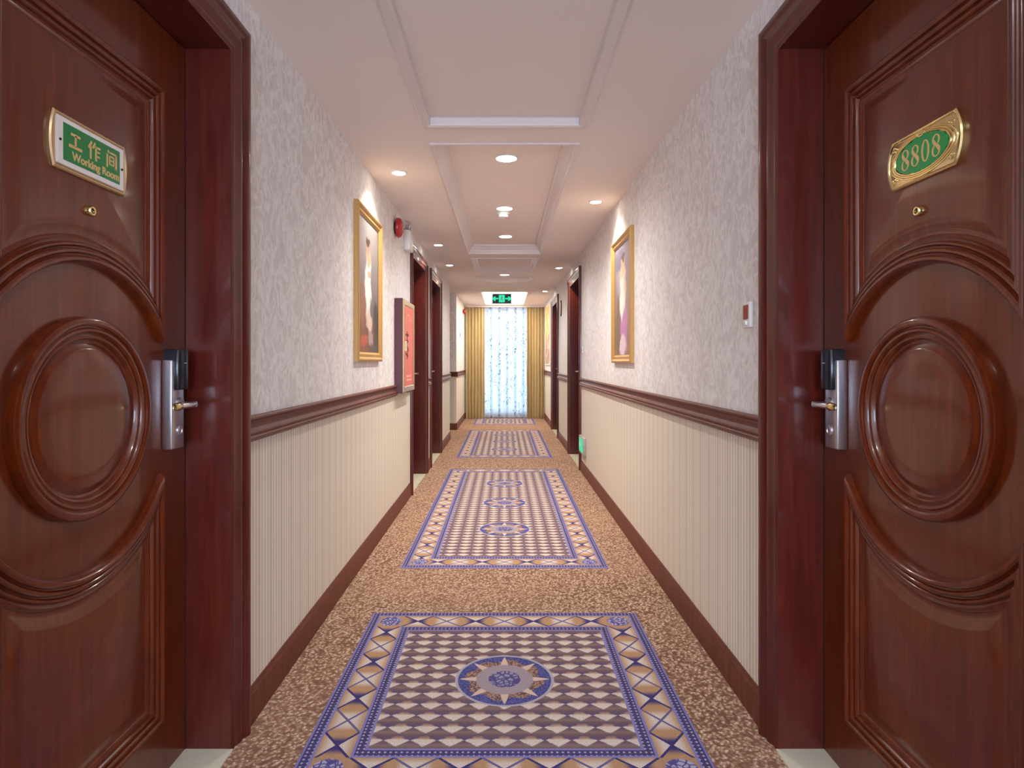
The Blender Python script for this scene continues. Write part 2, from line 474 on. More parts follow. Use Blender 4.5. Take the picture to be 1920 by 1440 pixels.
# ------------------------------------------------------------------ doors
def sweep_open(mb, prof, y0, y1, top, sd, base):
    rs = []
    for t, w in prof:
        X = sd*(base-w)
        rs.append([(X, y0-t, 0), (X, y0-t, top+t), (X, y1+t, top+t), (X, y1+t, 0)])
    mb.rings(rs, closed=False)
CAS = [(-.001, -.006), (-.001, .003), (.004, .006), (.012, .009), (.017, .007), (.022, .008), (.040, .015), (.047, .018), (.053, .017), (.057, .013), (.061, .016), (.072, .026), (.084, .029), (.092, .027), (.095, .022), (.095, -.002)]
DX = .985
PANEL = [(0, 0), (.0005, .012), (.003, .020), (.008, .0245), (.014, .0245), (.018, .021), (.0195, .014), (.022, .0145), (.026, .0185), (.031, .0185), (.034, .0155), (.0355, .009), (.038, .0095), (.042, .0135), (.046, .0135), (.049, .010), (.0505, .005), (.054, .005), (.058, .0075), (.062, .006), (.066, .0015), (.074, .0012), (.080, .0035), (.098, .0092), (.103, .010)]
ROUND = [(.2375, 0), (.2372, .020), (.234, .029), (.228, .034), (.221, .034), (.2165, .030), (.215, .022), (.212, .0225), (.208, .027), (.203, .027), (.2, .023), (.1985, .016), (.196, .0165), (.192, .020), (.188, .0185), (.185, .012), (.183, .005), (.178, .002), (.172, .004), (.164, .013), (.158, .016), (.12, .0185), (.06, .020), (.004, .0205)]
def panel_ring(t, sgn, hw, vt, R, vc, u0=0):
    w = hw-t; r = R+t; n = 28; pts = []
    a0 = math.asin(min(1, w/r))
    for i in range(n+1):
        a = -a0+2*a0*i/n
        pts.append((r*sin(a), vc+sgn*r*cos(a)))
    pts.append((w, vt-sgn*t)); pts.append((-w, vt-sgn*t))
    return pts
def make_door(n, sd, y0, y1, full, label):
    yc = (y0+y1)/2; hw = (y1-y0)/2
    e = struct(empty('door_%d' % n, (sd*DX, yc, 0)), label)
    P = lambda u, v, w: (sd*(DX-w), yc+u, v)
    mb = MB(); mb.box(sd*DX, sd*(DX+.042), y0+.004, y1-.004, .006, DTOP-.004)
    mb.build('door_leaf', M['wood'], parent=e)
    # jamb lining and casing
    mb = MB()
    for a, b_ in ((y0-J, y0), (y1, y1+J)): mb.box(sd*(WX-.004), sd*1.034, a, b_, 0, DTOP+J)
    mb.box(sd*(WX-.004), sd*1.034, y0, y1, DTOP, DTOP+J)
    mb.build('jamb', M['frame_wood'], parent=e)
    mb = MB(); sweep_open(mb, CAS, y0, y1, DTOP, sd, WX); mb.build('casing', M['frame_wood'], parent=e, smooth=35)
    mb = MB()
    mb.box(sd*.984, sd*(DX+.001), y1-.0035, y1+.0005, .006, DTOP)
    mb.build('door_seal', M['dark'], parent=e)
    mb = MB(); mb.box(sd*.838, sd*1.034, y0-.0, y1, -.01, .005); mb.build('threshold', M['stone'], parent=e)
    k = hw/.455
    VC = 1.068
    for nm, sgn, vt in (('upper_panel', 1, 1.975), ('lower_panel', -1, .175)):
        mb = MB(); rs = [[P(u*k, v, w) for u, v in panel_ring(t, sgn, .306, vt, .358, VC)] for t, w in PANEL]
        mb.rings(rs, True, False, True)
        mb.build(nm, M['wood'], parent=e, smooth=32)
    mb = MB(); N = 72
    rs = [[P(r*k*cos(2*pi*i/N), VC+r*sin(2*pi*i/N), w*.74) for i in range(N)] for r, w in ROUND]
    mb.rings(rs, True, False, True); mb.build('round_panel', M['wood'], parent=e, smooth=32)
    # peephole
    mb = MB(); N = 20
    rs = [[P(r*cos(2*pi*i/N), 1.553+r*sin(2*pi*i/N), w) for i in range(N)] for r, w in [(.0125, .008), (.0125, .018), (.010, .021), (.007, .021), (.006, .017)]]
    mb.rings(rs, True, True, True); ph = mb.build('peephole', M['brass'], parent=e, smooth=40)
    mb = MB(); mb.rings([[P(r*cos(2*pi*i/N), 1.553+r*sin(2*pi*i/N), w) for i in range(N)] for r, w in [(.0058, .0175), (.0035, .0188), (.0005, .019)]], True, False, True)
    mb.build('peephole_lens', M['black'], parent=ph, smooth=60)
    # lock
    ul = hw-.098
    def bx(mb, u0, u1, v0, v1, w0, w1): mb.box(sd*(DX-w0), sd*(DX-w1), yc+u0, yc+u1, v0, v1)
    mb = MB(); bx(mb, ul-.035, ul+.033, .946, 1.205, 0, .030)
    lk = mb.build('lock_plate', M['steel'], parent=e, bevel=.004, smooth=40)
    mb = MB(); rs = []
    for v, g in ((1.118, .0), (1.122, .002), (1.232, .002), (1.236, .0)):
        ring = []
        for i in range(13):
            a = pi*i/12
            ring.append(P(ul+.008-(.027+g)*cos(a), v, .028+(.018+g)*sin(a)**.5))
        ring += [P(ul+.035+g, v, .0), P(ul-.019-g, v, .0)]
        rs.append(ring)
    mb.rings(rs, True, True, True); cr = mb.build('card_reader', M['black'], parent=lk, smooth=40)
    MB().box(*[q for q in (sd*(DX-.0478), sd*(DX-.0484))], yc+ul, yc+ul+.014, 1.194, 1.197).build('indicator_line', M['grey_plastic'], parent=lk)
    mb = MB(); N = 24
    c0 = lambda r, w: [P(ul+.006+r*cos(2*pi*i/N), .998+1.15*r*sin(2*pi*i/N), w) for i in range(N)]
    mb.rings([c0(.013, .029), c0(.013, .033), c0(.0095, .0345), c0(.008, .032), c0(.001, .032)], True, False, True)
    mb.build('keyhole', M['steel'], parent=lk, smooth=40)
    mb = MB(); uh = ul+.006; vh = 1.075
    mb.cyl(P(uh, vh, .028), P(uh, vh, .036), .021, .019, 24); mb.cyl(P(uh, vh, .034), P(uh, vh, .080), .0085, .0085, 20)
    # lever arm runs from the spindle towards the door centre
    path = [(uh+.004,   .0735, .0085), (uh-.008, .0765, .0088), (uh-.03, .077, .0082), (uh-.075, .077, .0078), (uh-.105, .074, .0075), (uh-.112, .072, .004)]
    rs = []
    for u, w, r in path: rs.append([P(u, vh+r*sin(2*pi*i/14), w+r*.8*cos(2*pi*i/14)) for i in range(14)])
    mb.rings(rs, True, True, True)
    lv = mb.build('lever_handle', M['steel'], parent=lk, smooth=50)
    mb = MB(); rs = []
    for u, r in ((uh-.112, .002), (uh-.113, .0075), (uh-.108, .0105), (uh-.094, .0112), (uh-.080, .0105), (uh-.076, .0085)):
        rs.append([P(u, vh+r*sin(2*pi*i/16), .0755+r*.85*cos(2*pi*i/16)) for i in range(16)])
    mb.rings(rs, True, True, True); mb.build('brass_ferrule', M['brass'], parent=lk, smooth=50)
    return e
make_door(1, -1, *doorsL[0], True, 'mahogany panelled door carrying the green working room sign')
make_door(2, 1, *doorsR[0], True, 'mahogany panelled door carrying the gold 8808 number plate')
make_door(3, -1, *doorsL[1], False, 'mahogany door beside the red fire hose cabinet')
make_door(4, -1, *doorsL[2], False, 'mahogany door next to the side passage opening')
make_door(5, 1, *doorsR[1], False, 'mahogany door beyond the low green evacuation sign')
make_door(6, 1, *doorsR[2], False, 'mahogany door beside the orange wall mural near the curtains')

# ------------------------------------------------------------------ baseboards and chair rails
RAIL = [(1.020, 0), (1.020, .018), (1.016, .024), (1.010, .025), (1.006, .018), (1.000, .013), (.990, .011), (.979, .013), (.972, .019), (.968, .025), (.963, .026), (.959, .022), (.955, .022), (.951, .026), (.946, .026), (.940, .018), (.934, .010), (.934, 0)]
BASE = [(0, 0), (0, .015), (.086, .015), (.090, .013), (.094, .014), (.100, .012), (.108, .007), (.116, .006), (.116, 0)]
tn = 0
def run(prof, name, sd, y0, y1, x=WX, label=None):
    mb = MB(); mb.rings([[(sd*(x-w), yy, z) for z, w in prof] for yy in (y0, y1)], True, True, True)
    return struct(mb.build(name, M['rail_wood'], smooth=30), label)
def runx(prof, name, y, x0, x1, ysign=-1):
    mb = MB(); mb.rings([[(xx, y+ysign*w, z) for z, w in prof] for xx in (x0, x1)], True, True, True)
    return struct(mb.build(name, M['rail_wood'], smooth=30))
C = .094
CAB = (4.72, 5.29)             # fire cabinet interrupts the left rail
segsL = [(YB, doorsL[0][0]-C), (doorsL[0][1]+C, doorsL[1][0]-C), (doorsL[1][1]+C, doorsL[2][0]-C), (doorsL[2][1]+C, GAPL[0]), (GAPL[1], YE)]
segsR = [(YB, doorsR[0][0]-C), (doorsR[0][1]+C, doorsR[1][0]-C), (doorsR[1][1]+C, doorsR[2][0]-C), (doorsR[2][1]+C, YE)]
for a, b_ in segsL: run(BASE, 'baseboard_left', -1, a, b_)
for a, b_ in segsR: run(BASE, 'baseboard_right', 1, a, b_)
for sd, segs in ((-1, segsL), (1, segsR)):
    for a, b_ in segs:
        parts = [(a, b_)]
        if sd < 0 and a < CAB[0] < b_: parts = [(a, CAB[0]), (CAB[1], b_)]
        for p, q in parts:
            tn += 1; run(RAIL, 'trim_%d' % tn, sd, p, q, label='mahogany chair rail')
runx(BASE, 'baseboard_passage_far', GAPL[1], -3.2, -WX+.015)
tn += 1; runx(RAIL, 'trim_%d' % tn, GAPL[1], -3.2, -WX+.026)
runx(BASE, 'baseboard_end', YE, -WX+.015, WX-.015)

# ------------------------------------------------------------------ patterned rugs
def rug(yc, hx, hy, nmed, label):
    mb = MB(); r = .004
    mb.rings([[(-hx, yc-hy, 0), (hx, yc-hy, 0), (hx, yc+hy, 0), (-hx, yc+hy, 0)],
              [(-hx, yc-hy, .002), (hx, yc-hy, .002), (hx, yc+hy, .002), (-hx, yc+hy, .002)],
              [(-hx+r, yc-hy+r, .0045), (hx-r, yc-hy+r, .0045), (hx-r, yc+hy-r, .0045), (-hx+r, yc+hy-r, .0045)]], True, True, True)
    o = mb.build('patterned_rug', rug_mat('rug_pattern', hx, hy, nmed), origin=(0, yc, 0))
    return tag(o, label, 'rug', 'blue bordered rugs down the corridor')
rug(2.31, .622, .614, 1, 'square blue bordered rug with a single star medallion between the two near doors')
rug(5.20, .605, 1.64, 3, 'long blue bordered rug with three medallions in front of the fire cabinet')
rug(9.18, .605, 1.53, 3, 'long blue bordered rug beside the side passage and the far right door')
rug(12.30, .60, .64, 1, 'short blue rug lying at the foot of the gold curtains')

# ------------------------------------------------------------------ ceiling lamps
def downlight(x, y, z, r, watts, colr, label, group, angle):
    e = empty('downlight', (x, y, z)); tag(e, label, 'downlight', group)
    mb = MB(); N = 32
    c = lambda rr, zz: [(x+rr*cos(2*pi*i/N), y+rr*sin(2*pi*i/N), z+zz) for i in range(N)]
    mb.rings([c(r*1.28, .0), c(r*1.28, -.003), c(r*1.18, -.006), c(r*1.04, -.006), c(r, -.002), c(r*.96, .0)], True)
    mb.build('trim_ring', M['white_paint'], parent=e, smooth=40)
    mb = MB(); mb.rings([c(r*1.0, -.001), c(r*.97, -.004), c(r*.6, -.0055), c(r*.02, -.006)], True, False, True)
    mb.build('lens', M['lens'], parent=e, smooth=60)
    l = bpy.data.lights.new('lamp', 'SPOT'); l.energy = watts; l.color = colr; l.spot_size = radians(angle); l.spot_blend = 1.0
    l.shadow_soft_size = r*.7
    lo = bpy.data.objects.new('lamp', l); COL.objects.link(lo); lo.parent = e; lo.location = (0, 0, -.012)
    return e
GS = 'small downlights beside the walls'; GC = 'larger downlights along the ceiling centre'
for x, y, lab in [(-.664, 3.86, 'small round downlight washing the wall above the white-dress painting'),
                  (-.674, 6.25, 'small round downlight above the door beside the fire cabinet'),
                  (-.677, 7.56, 'small round downlight above the door next to the side passage'),
                  (.678, 4.56, 'small round downlight washing the wall above the lavender-skirt painting'),
                  (.69, 7.78, 'small round downlight above the door beyond the low green sign'),
                  (.685, 10.37, 'small round downlight above the far door beside the mural'),
                  (.68, -1.2, 'unseen added small round downlight by the right wall behind the numbered door'),  # this and the next are added out of view, more light from behind
                  (-.67, -1.2, 'unseen added small round downlight by the left wall behind the working room door')]:
    downlight(x, y, H, .040, SIDE_W, WARM, lab, GS, 126)
for x, y, z, lab in [(.012, 3.84, H+.085, 'large round downlight in the middle tray nearest the first tray'),
                     (.0, 5.10, H+.085, 'large round downlight in the middle tray above the smoke detector'),
                     (.01, 6.24, H+.085, 'large round downlight at the far end of the middle tray'),
                     (.0, CIR[0], H+CIR[2], 'large round downlight in the round recess'),
                     (.0, .45, H+.036, 'unseen added large round downlight in the first tray between the two near doors'),  # added just out of view to light the near doors
                     (.0, -2.0, H, 'unseen added large round downlight by the added rear window')]:  # added out of view to brighten the near corridor from behind
    downlight(x, y, z, .062, CENTRE_W*(.62 if y < 2 else 1), COOL if y < 2 else NEUTRAL, lab, GC, 150)
# rectangular light panel near the window
e = empty('ceiling_light_panel', (0, (PAN[0]+PAN[1])/2, H+PAN[3])); tag(e, 'long rectangular white ceiling light panel behind the exit sign', 'light panel')
MB().box(-PAN[2]+.012, PAN[2]-.012, PAN[0]+.012, PAN[1]-.012, H+PAN[3]-.02, H+PAN[3]-.012).build('diffuser', M['panel'], parent=e)
mb = MB(); mb.rings([rect_ring(PAN[0], PAN[1], PAN[2], t, H+PAN[3]+z) for t, z in [(.0005, 0), (.0005, -.024), (.014, -.024), (.014, 0)]])
mb.build('panel_rim', M['mould'], parent=e)
# smoke detector
e = empty('smoke_detector', (-.01, 5.25, H+.085)); tag(e, 'white round smoke detector on the ceiling between two large downlights', 'smoke detector')
def lathe_z(name, x, y, z, prof, m_, parent, N=28):
    mb = MB(); mb.rings([[(x+r*cos(2*pi*i/N), y+r*sin(2*pi*i/N), z+h_) for i in range(N)] for r, h_ in prof], True, True, True)
    return mb.build(name, m_, parent=parent, smooth=45)
lathe_z('detector_base', -.01, 5.25, H+.085, [(.056, 0), (.056, -.014), (.050, -.018)], M['white_paint'], e)
lathe_z('detector_head', -.01, 5.25, H+.085, [(.045, -.017), (.046, -.030), (.040, -.042), (.022, -.048), (.003, -.049)], M['white_paint'], e)
lathe_z('indicator', .015, 5.235, H+.085, [(.005, -.044), (.005, -.052), (.002, -.053)], M['red_window'], e, 12)

# ------------------------------------------------------------------ pictures
def painting_mat(kind):
    m, nt, b = mat('painting_'+kind, rough=.5)
    o, x, y, z = coords(nt)
    u = y/.27; v = z/.39
    wob = noise(nt, o, 9, 3)
    uu = u+(wob-.5)*.5; vv_ = v+(wob-.5)*.3
    def el(cx, cy, rx, ry, soft=.25):
        a = (uu-cx)/rx; c_ = (vv_-cy)/ry
        return 1.0-(a*a+c_*c_).sq().ss(1-soft, 1+soft)
    if kind == 'white':
        c = mixc(nt, v.ss(-1, 1), hexc(96, 84, 84), hexc(150, 144, 148))
        c = mixc(nt, el(-.55, -.75, .55, .55), c, hexc(140, 86, 62))
        c = mixc(nt, el(.75, -.55, .3, .35), c, hexc(70, 66, 72))
        c = mixc(nt, el(.0, -.72, .75, .25), c, hexc(120, 82, 70))
        c = mixc(nt, el(-.05, -.02, .30, .55), c, hexc(232, 228, 222))
        c = mixc(nt, el(.10, -.55, .30, .22), c, hexc(214, 190, 176))
        c = mixc(nt, el(-.05, .43, .22, .14), c, hexc(214, 164, 140))
        c = mixc(nt, el(-.08, .62, .16, .10), c, hexc(196, 142, 118))
        c = mixc(nt, el(.05, .20, .18, .05), c, hexc(206, 160, 136))
        c = mixc(nt, el(-.62, -.35, .22, .40), c, hexc(150, 104, 84))
        c = mixc(nt, el(.25, -.80, .30, .12), c, hexc(168, 150, 146))
        c = mixc(nt, el(-.10, .70, .20, .06), c, hexc(86, 62, 52))
        c = mixc(nt, el(-.45, -.86, .34, .09), c, hexc(186, 92, 70))
    else:
        c = mixc(nt, v.ss(-1, 1), hexc(150, 124, 108), hexc(150, 142, 160))
        c = mixc(nt, el(.45, .75, .6, .25), c, hexc(120, 116, 140))
        c = mixc(nt, el(-.1, -.5, .5, .55), c, hexc(186, 128, 176))
        c = mixc(nt, el(.0, -.85, .45, .2), c, hexc(222, 196, 206))
        c = mixc(nt, el(.0, .12, .42, .40), c, hexc(228, 216, 208))
        c = mixc(nt, el(.0, .48, .4, .12), c, hexc(222, 184, 162))
        c = mixc(nt, el(-.05, .68, .24, .12), c, hexc(204, 172, 148))
        c = mixc(nt, el(.65, -.5, .3, .6), c, hexc(128, 106, 92))
        c = mixc(nt, el(.15, -.05, .2, .3), c, hexc(236, 230, 220))
        c = mixc(nt, el(-.08, .76, .26, .07), c, hexc(112, 88, 78))
        c = mixc(nt, el(-.35, .20, .10, .25), c, hexc(214, 178, 156))
        c = mixc(nt, el(.55, .35, .20, .22), c, hexc(172, 156, 168))
    setc(nt, b, c)
    return m
FR = [(0, 0), (0, .022), (.005, .028), (.014, .030), (.022, .026), (.028, .018), (.034, .019), (.044, .020), (.050, .014), (.055, .010), (.058, .010)]
def picture(sd, yc, z0, w, h, kind, label):
    e = empty('framed_painting', (sd*WX, yc, z0)); tag(e, label, 'painting', 'framed paintings on the corridor walls')
    zc = z0+h/2
    def rr(t, p): return [(sd*(WX-p), yc+a*(w/2-t), zc+c*(h/2-t)) for a, c in ((-1, -1), (1, -1), (1, 1), (-1, 1))]
    mb = MB(); mb.rings([rr(t, p) for t, p in FR], True, True, False); mb.build('frame', M['gold_frame'], parent=e)
    mb = MB(); mb.box(sd*WX, sd*(WX-.008), yc-w/2+.054, yc+w/2-.054, z0+.054, z0+h-.054)
    o = MB(); o.v = [(p[0], p[1], p[2]) for p in mb.v]; o.f = mb.f; o.mi = mb.mi
    cv = o.build('canvas', painting_mat(kind), origin=(sd*WX, yc, zc)); cv.parent = e; cv.location = (0, 0, h/2)
    return e
picture(-1, 3.79, 1.20, .68, .917, 'white', 'gilt framed painting of a figure in a white dress')
picture(1, 4.365, 1.19, .71, .905, 'lavender', 'gilt framed painting of a figure in a lavender skirt')

# ------------------------------------------------------------------ working room sign (left door)
def text_mesh(txt, size, depth, bold=0.0):
    cu = bpy.data.curves.new('t', 'FONT'); cu.body = txt; cu.size = size; cu.extrude = depth; cu.offset = bold
    cu.align_x = 'CENTER'; cu.align_y = 'CENTER'; cu.resolution_u = 4
    ob = bpy.data.objects.new('t', cu); COL.objects.link(ob)
    dg = bpy.context.evaluated_depsgraph_get()
    me = ob.evaluated_get(dg).to_mesh()
    vs_ = [tuple(v.co) for v in me.vertices]; fs = [tuple(p.vertices) for p in me.polygons]
    ob.evaluated_get(dg).to_mesh_clear()
    bpy.data.objects.remove(ob); bpy.data.curves.remove(cu)
    return vs_, fs
def stroke(mb, P, a, b_, r, w0, w1, r2=None):     # flat brush stroke from a to b in plate coordinates
    ax, ay = a; bx_, by = b_; L = sqrt((bx_-ax)**2+(by-ay)**2); nx, ny = -(by-ay)/L, (bx_-ax)/L; r2 = r2 or r
    q = [(ax+nx*r, ay+ny*r), (ax-nx*r, ay-ny*r), (bx_-nx*r2, by-ny*r2), (bx_+nx*r2, by+ny*r2)]
    mb.rings([[P(x, y, w0) for x, y in q], [P(x, y, w1) for x, y in q]], True, True, True)
YC1 = 1.437; ZC1 = 1.683
PF = .0098                      # door panel field stands this proud of the leaf
PL = lambda a, b_, w: (-(DX-PF-w), YC1+a, ZC1+b_)      # +a along +Y reads left to right on the left wall
e = empty('door_sign', PL(0, -.0625, 0)); tag(e, 'green sign with Chinese characters and Working Room lettering on the left door', 'sign')
def plate(P, hw, hh, bulge, prof, n=10):
    rs = []
    for t, w in prof:
        a, c = hw-t, hh-t; ring = []
        for i in range(n+1):
            s_ = -1+2*i/n; ring.append(P(a+bulge*(1-s_*s_), c*s_, w))
        for i in range(n+1):
            s_ = 1-2*i/n; ring.append(P(-a-bulge*(1-s_*s_), c*s_, w))
        rs.append(ring)
    return rs
mb = MB(); mb.rings(plate(PL, .123, .0625, .011, [(0, 0), (0, .007), (.003, .010), (.006, .010), (.009, .007)]), True, False, True)
mb.build('backing_plate', M['pale_brass'], parent=e, smooth=30)
mb = MB(); mb.rings([[PL(sx*(.116-t), sy*(.052-t), w) for sx, sy in ((-1, -1), (1, -1), (1, 1), (-1, 1))] for t, w in [(0, .006), (0, .0105), (.002, .0115), (.004, .0115)]], True, False, True)
mb.build('white_panel', M['white_paint'], parent=e)
MB().add([PL(sx*.098, sy*.041, w) for w in (.0113, .0122) for sx, sy in ((-1, -1), (1, -1), (1, 1), (-1, 1))],
         [(3, 2, 1, 0), (4, 5, 6, 7), (0, 1, 5, 4), (1, 2, 6, 5), (2, 3, 7, 6), (3, 0, 4, 7)]).build('green_field', M['green'], parent=e)
g0, g1 = .0119, .0129
def glyph(ox, oy, s_, strokes):
    mb = MB()
    for a, b_, r in strokes: stroke(mb, PL, (ox+a[0]*s_, oy+a[1]*s_), (ox+b_[0]*s_, oy+b_[1]*s_), r*s_, g0, g1)
    mb.build('chinese_character', M['letter_gold'], parent=e)
gs = .021; gy = .010
glyph(-.060, gy, gs, [((-.72, .62), (.72, .62), .13), ((0, .62), (0, -.62), .13), ((-1, -.66), (1, -.66), .16)])
glyph(.003, gy, gs, [((-.45, .95), (-.95, .15), .13), ((-.62, .45), (-.62, -1, ), .13), ((.12, .98), (-.28, .30), .12), ((-.02, .55), (1, .55), .11), ((.28, .55), (.28, -1), .13), ((.3, .08), (.9, .08), .10), ((.3, -.42), (.9, -.42), .10)])
glyph(.066, gy, gs, [((-.68, .98), (-.50, .70), .13), ((-.80, .52), (-.80, -1), .12), ((-.28, .78), (.86, .78), .11), ((.82, .80), (.82, -.98), .13), ((.82, -.92), (.55, -.80), .10), ((-.36, .38), (-.36, -.58), .10), ((.38, .38), (.38, -.58), .10), ((-.36, .36), (.38, .36), .09), ((-.36, -.10), (.38, -.10), .08), ((-.36, -.56), (.38, -.56), .09)])
vs_, fs = text_mesh('Working Room', .026, .0005, .0006)
MB().add([PL(x+.012, y-.0255, .0124+z) for x, y, z in vs_], fs).build('lettering', M['letter_gold'], parent=e)
for sx in (-1, 1):
    MB().cyl(PL(sx*.107, 0, .011), PL(sx*.107, 0, .0135), .0032, .0025, 12).build('screw', M['dark'], parent=e)

# ------------------------------------------------------------------ number plate 8808 (right door)
YC2 = 1.421; ZC2 = 1.683
PR = lambda a, b_, w: (DX-PF-w, YC2-a, ZC2+b_)         # mirrored: reads left to right on the right wall
e = empty('number_plate', PR(0, -.06, 0)); tag(e, 'ornate gold plate with green oval reading 8808 on the right door', 'sign')
mb = MB(); mb.rings(plate(PR, .108, .0605, .019, [(0, 0), (0, .008), (.003, .011), (.006, .010), (.008, .0075), (.010, .008), (.012, .009)], 14), True, False, True)
mb.build('backing_plate', M['brass'], parent=e, smooth=30)
def oval(P, a, b_, w, N=64, sc=0): return [P((a+sc*abs(sin(8*2*pi*i/N)))*cos(2*pi*i/N), (b_+sc*abs(sin(8*2*pi*i/N)))*sin(2*pi*i/N), w) for i in range(N)]
mb = MB()
for k_, (a, b_) in enumerate(((.116, .0535), (.107, .049), (.099, .045))):
    mb.rings([oval(PR, a, b_, .0085), oval(PR, a-.002, b_-.0015, .0105+.001*k_), oval(PR, a-.005, b_-.0035, .0105+.001*k_), oval(PR, a-.008, b_-.005, .0085)], True)
mb.build('oval_relief', M['brass'], parent=e, smooth=40)
mb = MB(); mb.rings([oval(PR, .087, .0375, .0085, 64, .0035), oval(PR, .087, .0375, .0118, 64, .0035)], True, False, True)
mb.build('green_oval', M['green2'], parent=e)
mb = MB()
for k_, ch in enumerate('8808'):
    cx = -.0525+.035*k_
    def eo(mx_, my, a, b_, th, w0, w1, N=28):
        o1 = lambda w: [PR(cx+mx_+a*cos(2*pi*i/N), my+b_*sin(2*pi*i/N), w) for i in range(N)]
        i1 = lambda w: [PR(cx+mx_+(a-th)*cos(2*pi*i/N), my+(b_-th*.55)*sin(2*pi*i/N), w) for i in range(N)]
        mb.rings([o1(w0), o1(w1), i1(w1), i1(w0)], True)
    if ch == '8':
        eo(0, .0125, .0118, .0125, .0042, .0115, .0132); eo(0, -.0115, .0132, .0138, .0044, .0115, .0132)
        stroke(mb, PR, (cx-.0092, .0135), (cx+.0102, -.0125), .0026, .0115, .0134)
    else: eo(0, .0, .0128, .0252, .0048, .0115, .0132)
mb.build('lettering', M['letter_gold'], parent=e, smooth=30)
mb = MB(); mb.rings([oval(lambda a, b_, w: PR(a, b_+.046, w), .017, .0085, .0085, 24), oval(lambda a, b_, w: PR(a, b_+.046, w), .014, .007, .012, 24), oval(lambda a, b_, w: PR(a, b_+.046, w), .009, .0045, .0125, 24)], True, False, True)
mb.build('crest', M['brass'], parent=e, smooth=40)
for sx in (-1, 1):
    for sy in (-1, 1):
        MB().cyl(PR(sx*.096, sy*.042, .008), PR(sx*.096, sy*.042, .012), .0042, .0032, 12).build('screw', M['pale_brass'], parent=e)
        for k_ in range(3):
            a = .5+k_*.9
            MB().cyl(PR(sx*(.096-.010*cos(a)), sy*(.042-.008*sin(a))*1.0, .0085), PR(sx*(.096-.010*cos(a)), sy*(.042-.008*sin(a)), .0108), .0034, .0018, 10).build('corner_ornament', M['brass'], parent=e)

# ------------------------------------------------------------------ fire hose cabinet
y0, y1, z0, z1, xf = CAB[0], CAB[1], .955, 1.69, WX-.064
e = empty('fire_hose_cabinet', (-WX, (y0+y1)/2, z0)); tag(e, 'red fronted fire hose cabinet with dark sides on the left wall', 'cabinet')
MB().box(-WX, -xf, y0, y1, z0, z1).build('body', M['cab_side'], parent=e, bevel=.004)
mb = MB()
def cr_(t, p): return [(-(xf-p), a, c) for a, c in ((y0+t, z0+t), (y1-t, z0+t), (y1-t, z1-t), (y0+t, z1-t))]
mb.rings([cr_(.006, -.002), cr_(.006, .006), (cr_(.010, .009)), cr_(.045, .009), cr_(.050, .003), cr_(.050, -.001)], True)
mb.build('door_rim', M['pale_brass'], parent=e)
dr = MB().box(-xf+.001, -(xf-.004), y0+.049, y1-.049, z0+.049, z1-.049).build('red_door', M['salmon'], parent=e)
mb = MB(); PC = lambda a, b_, w: (-(xf-.004-w), (y0+y1)/2+a, (z0+z1)/2+b_)
for a, b_ in (((-.16, .09), (-.02, .09)), ((-.09, .12), (-.09, .02)), ((-.15, .04), (-.05, .04)), ((-.12, .0), (-.03, -.03)), ((-.16, -.06), (-.05, -.08)), ((-.06, -.02), (-.10, -.10))):
    stroke(mb, PC, a, b_, .009, 0, .0015)
mb.build('dark_markings', M['mark'], parent=dr)
mb = MB()
for a, b_ in (((-.12, .27), (-.12, .19)), ((-.07, .25), (.0, .25)), ((.02, .27), (.02, .2)), ((.06, .22), (.13, .22)), ((-.12, -.27), (.12, -.27)), ((-.12, -.24), (.12, -.24))):
    mb = MB(); stroke(mb, PC, a, b_, .007, 0, .0015); mb.build('pale_marking', M['pale_mark'], parent=dr)

MB().box(-(xf-.004), -(xf-.022), y0+.07, y0+.085, 1.28, 1.36).build('pull_handle', M['pale_brass'], parent=e, bevel=.003)

# ------------------------------------------------------------------ alarm bell
def lathe_x(name, sd, x, y, z, prof, m_, parent, N=32, sy=1, sz=1):
    mb = MB(); mb.rings([[(sd*(x-w), y+sy*r*cos(2*pi*i/N), z+sz*r*sin(2*pi*i/N)) for i in range(N)] for r, w in prof], True, True, True)
    return mb.build(name, m_, parent=parent, smooth=40)
def bell(sd, y, z, r, label):
    e = empty('alarm_bell', (sd*WX, y, z-r)); tag(e, label, 'alarm bell', 'red alarm bells high on the left wall')
    lathe_x('mount', sd, WX, y, z, [(r*.6, 0), (r*.6, .018), (r*.45, .022)], M['black'], e)
    g = lathe_x('gong', sd, WX, y, z, [(r*.97, .016), (r, .020), (r*.98, .034), (r*.88, .048), (r*.66, .058), (r*.35, .063), (.003, .064)], M['red'], e)
    lathe_x('centre_bolt', sd, WX, y, z, [(.009, .062), (.009, .068), (.004, .070)], M['steel'], g, 12)
bell(-1, 4.75, 2.237, .078, 'red round alarm bell between the white-dress painting and the white emergency light')
bell(-1, 12.45, 2.215, .055, 'small red alarm bell on the wall beside the gold curtain')
# emergency light box
e = empty('emergency_light', (-WX, 5.25, 2.145)); tag(e, 'white emergency light box high on the wall beside the alarm bell', 'emergency light')
MB().box(-WX, -.794, 5.16, 5.34, 2.145, 2.31).build('housing', M['white_paint'], parent=e, bevel=.006, smooth=40)
for yy in (5.20, 5.30):
    MB().cyl((-.825, yy, 2.308), (-.825, yy, 2.328), .006, n=10).build('neck', M['grey_plastic'], parent=e)
    hd = MB().cyl((-.838, yy, 2.345), (-.805, yy, 2.340), .016, .024, 18).build('lamp_head', M['grey_plastic'], parent=e, smooth=40)
    MB().cyl((-.8052, yy, 2.340), (-.8022, yy, 2.3395), .021, .020, 18).build('lamp_lens', M['white_paint'], parent=hd)
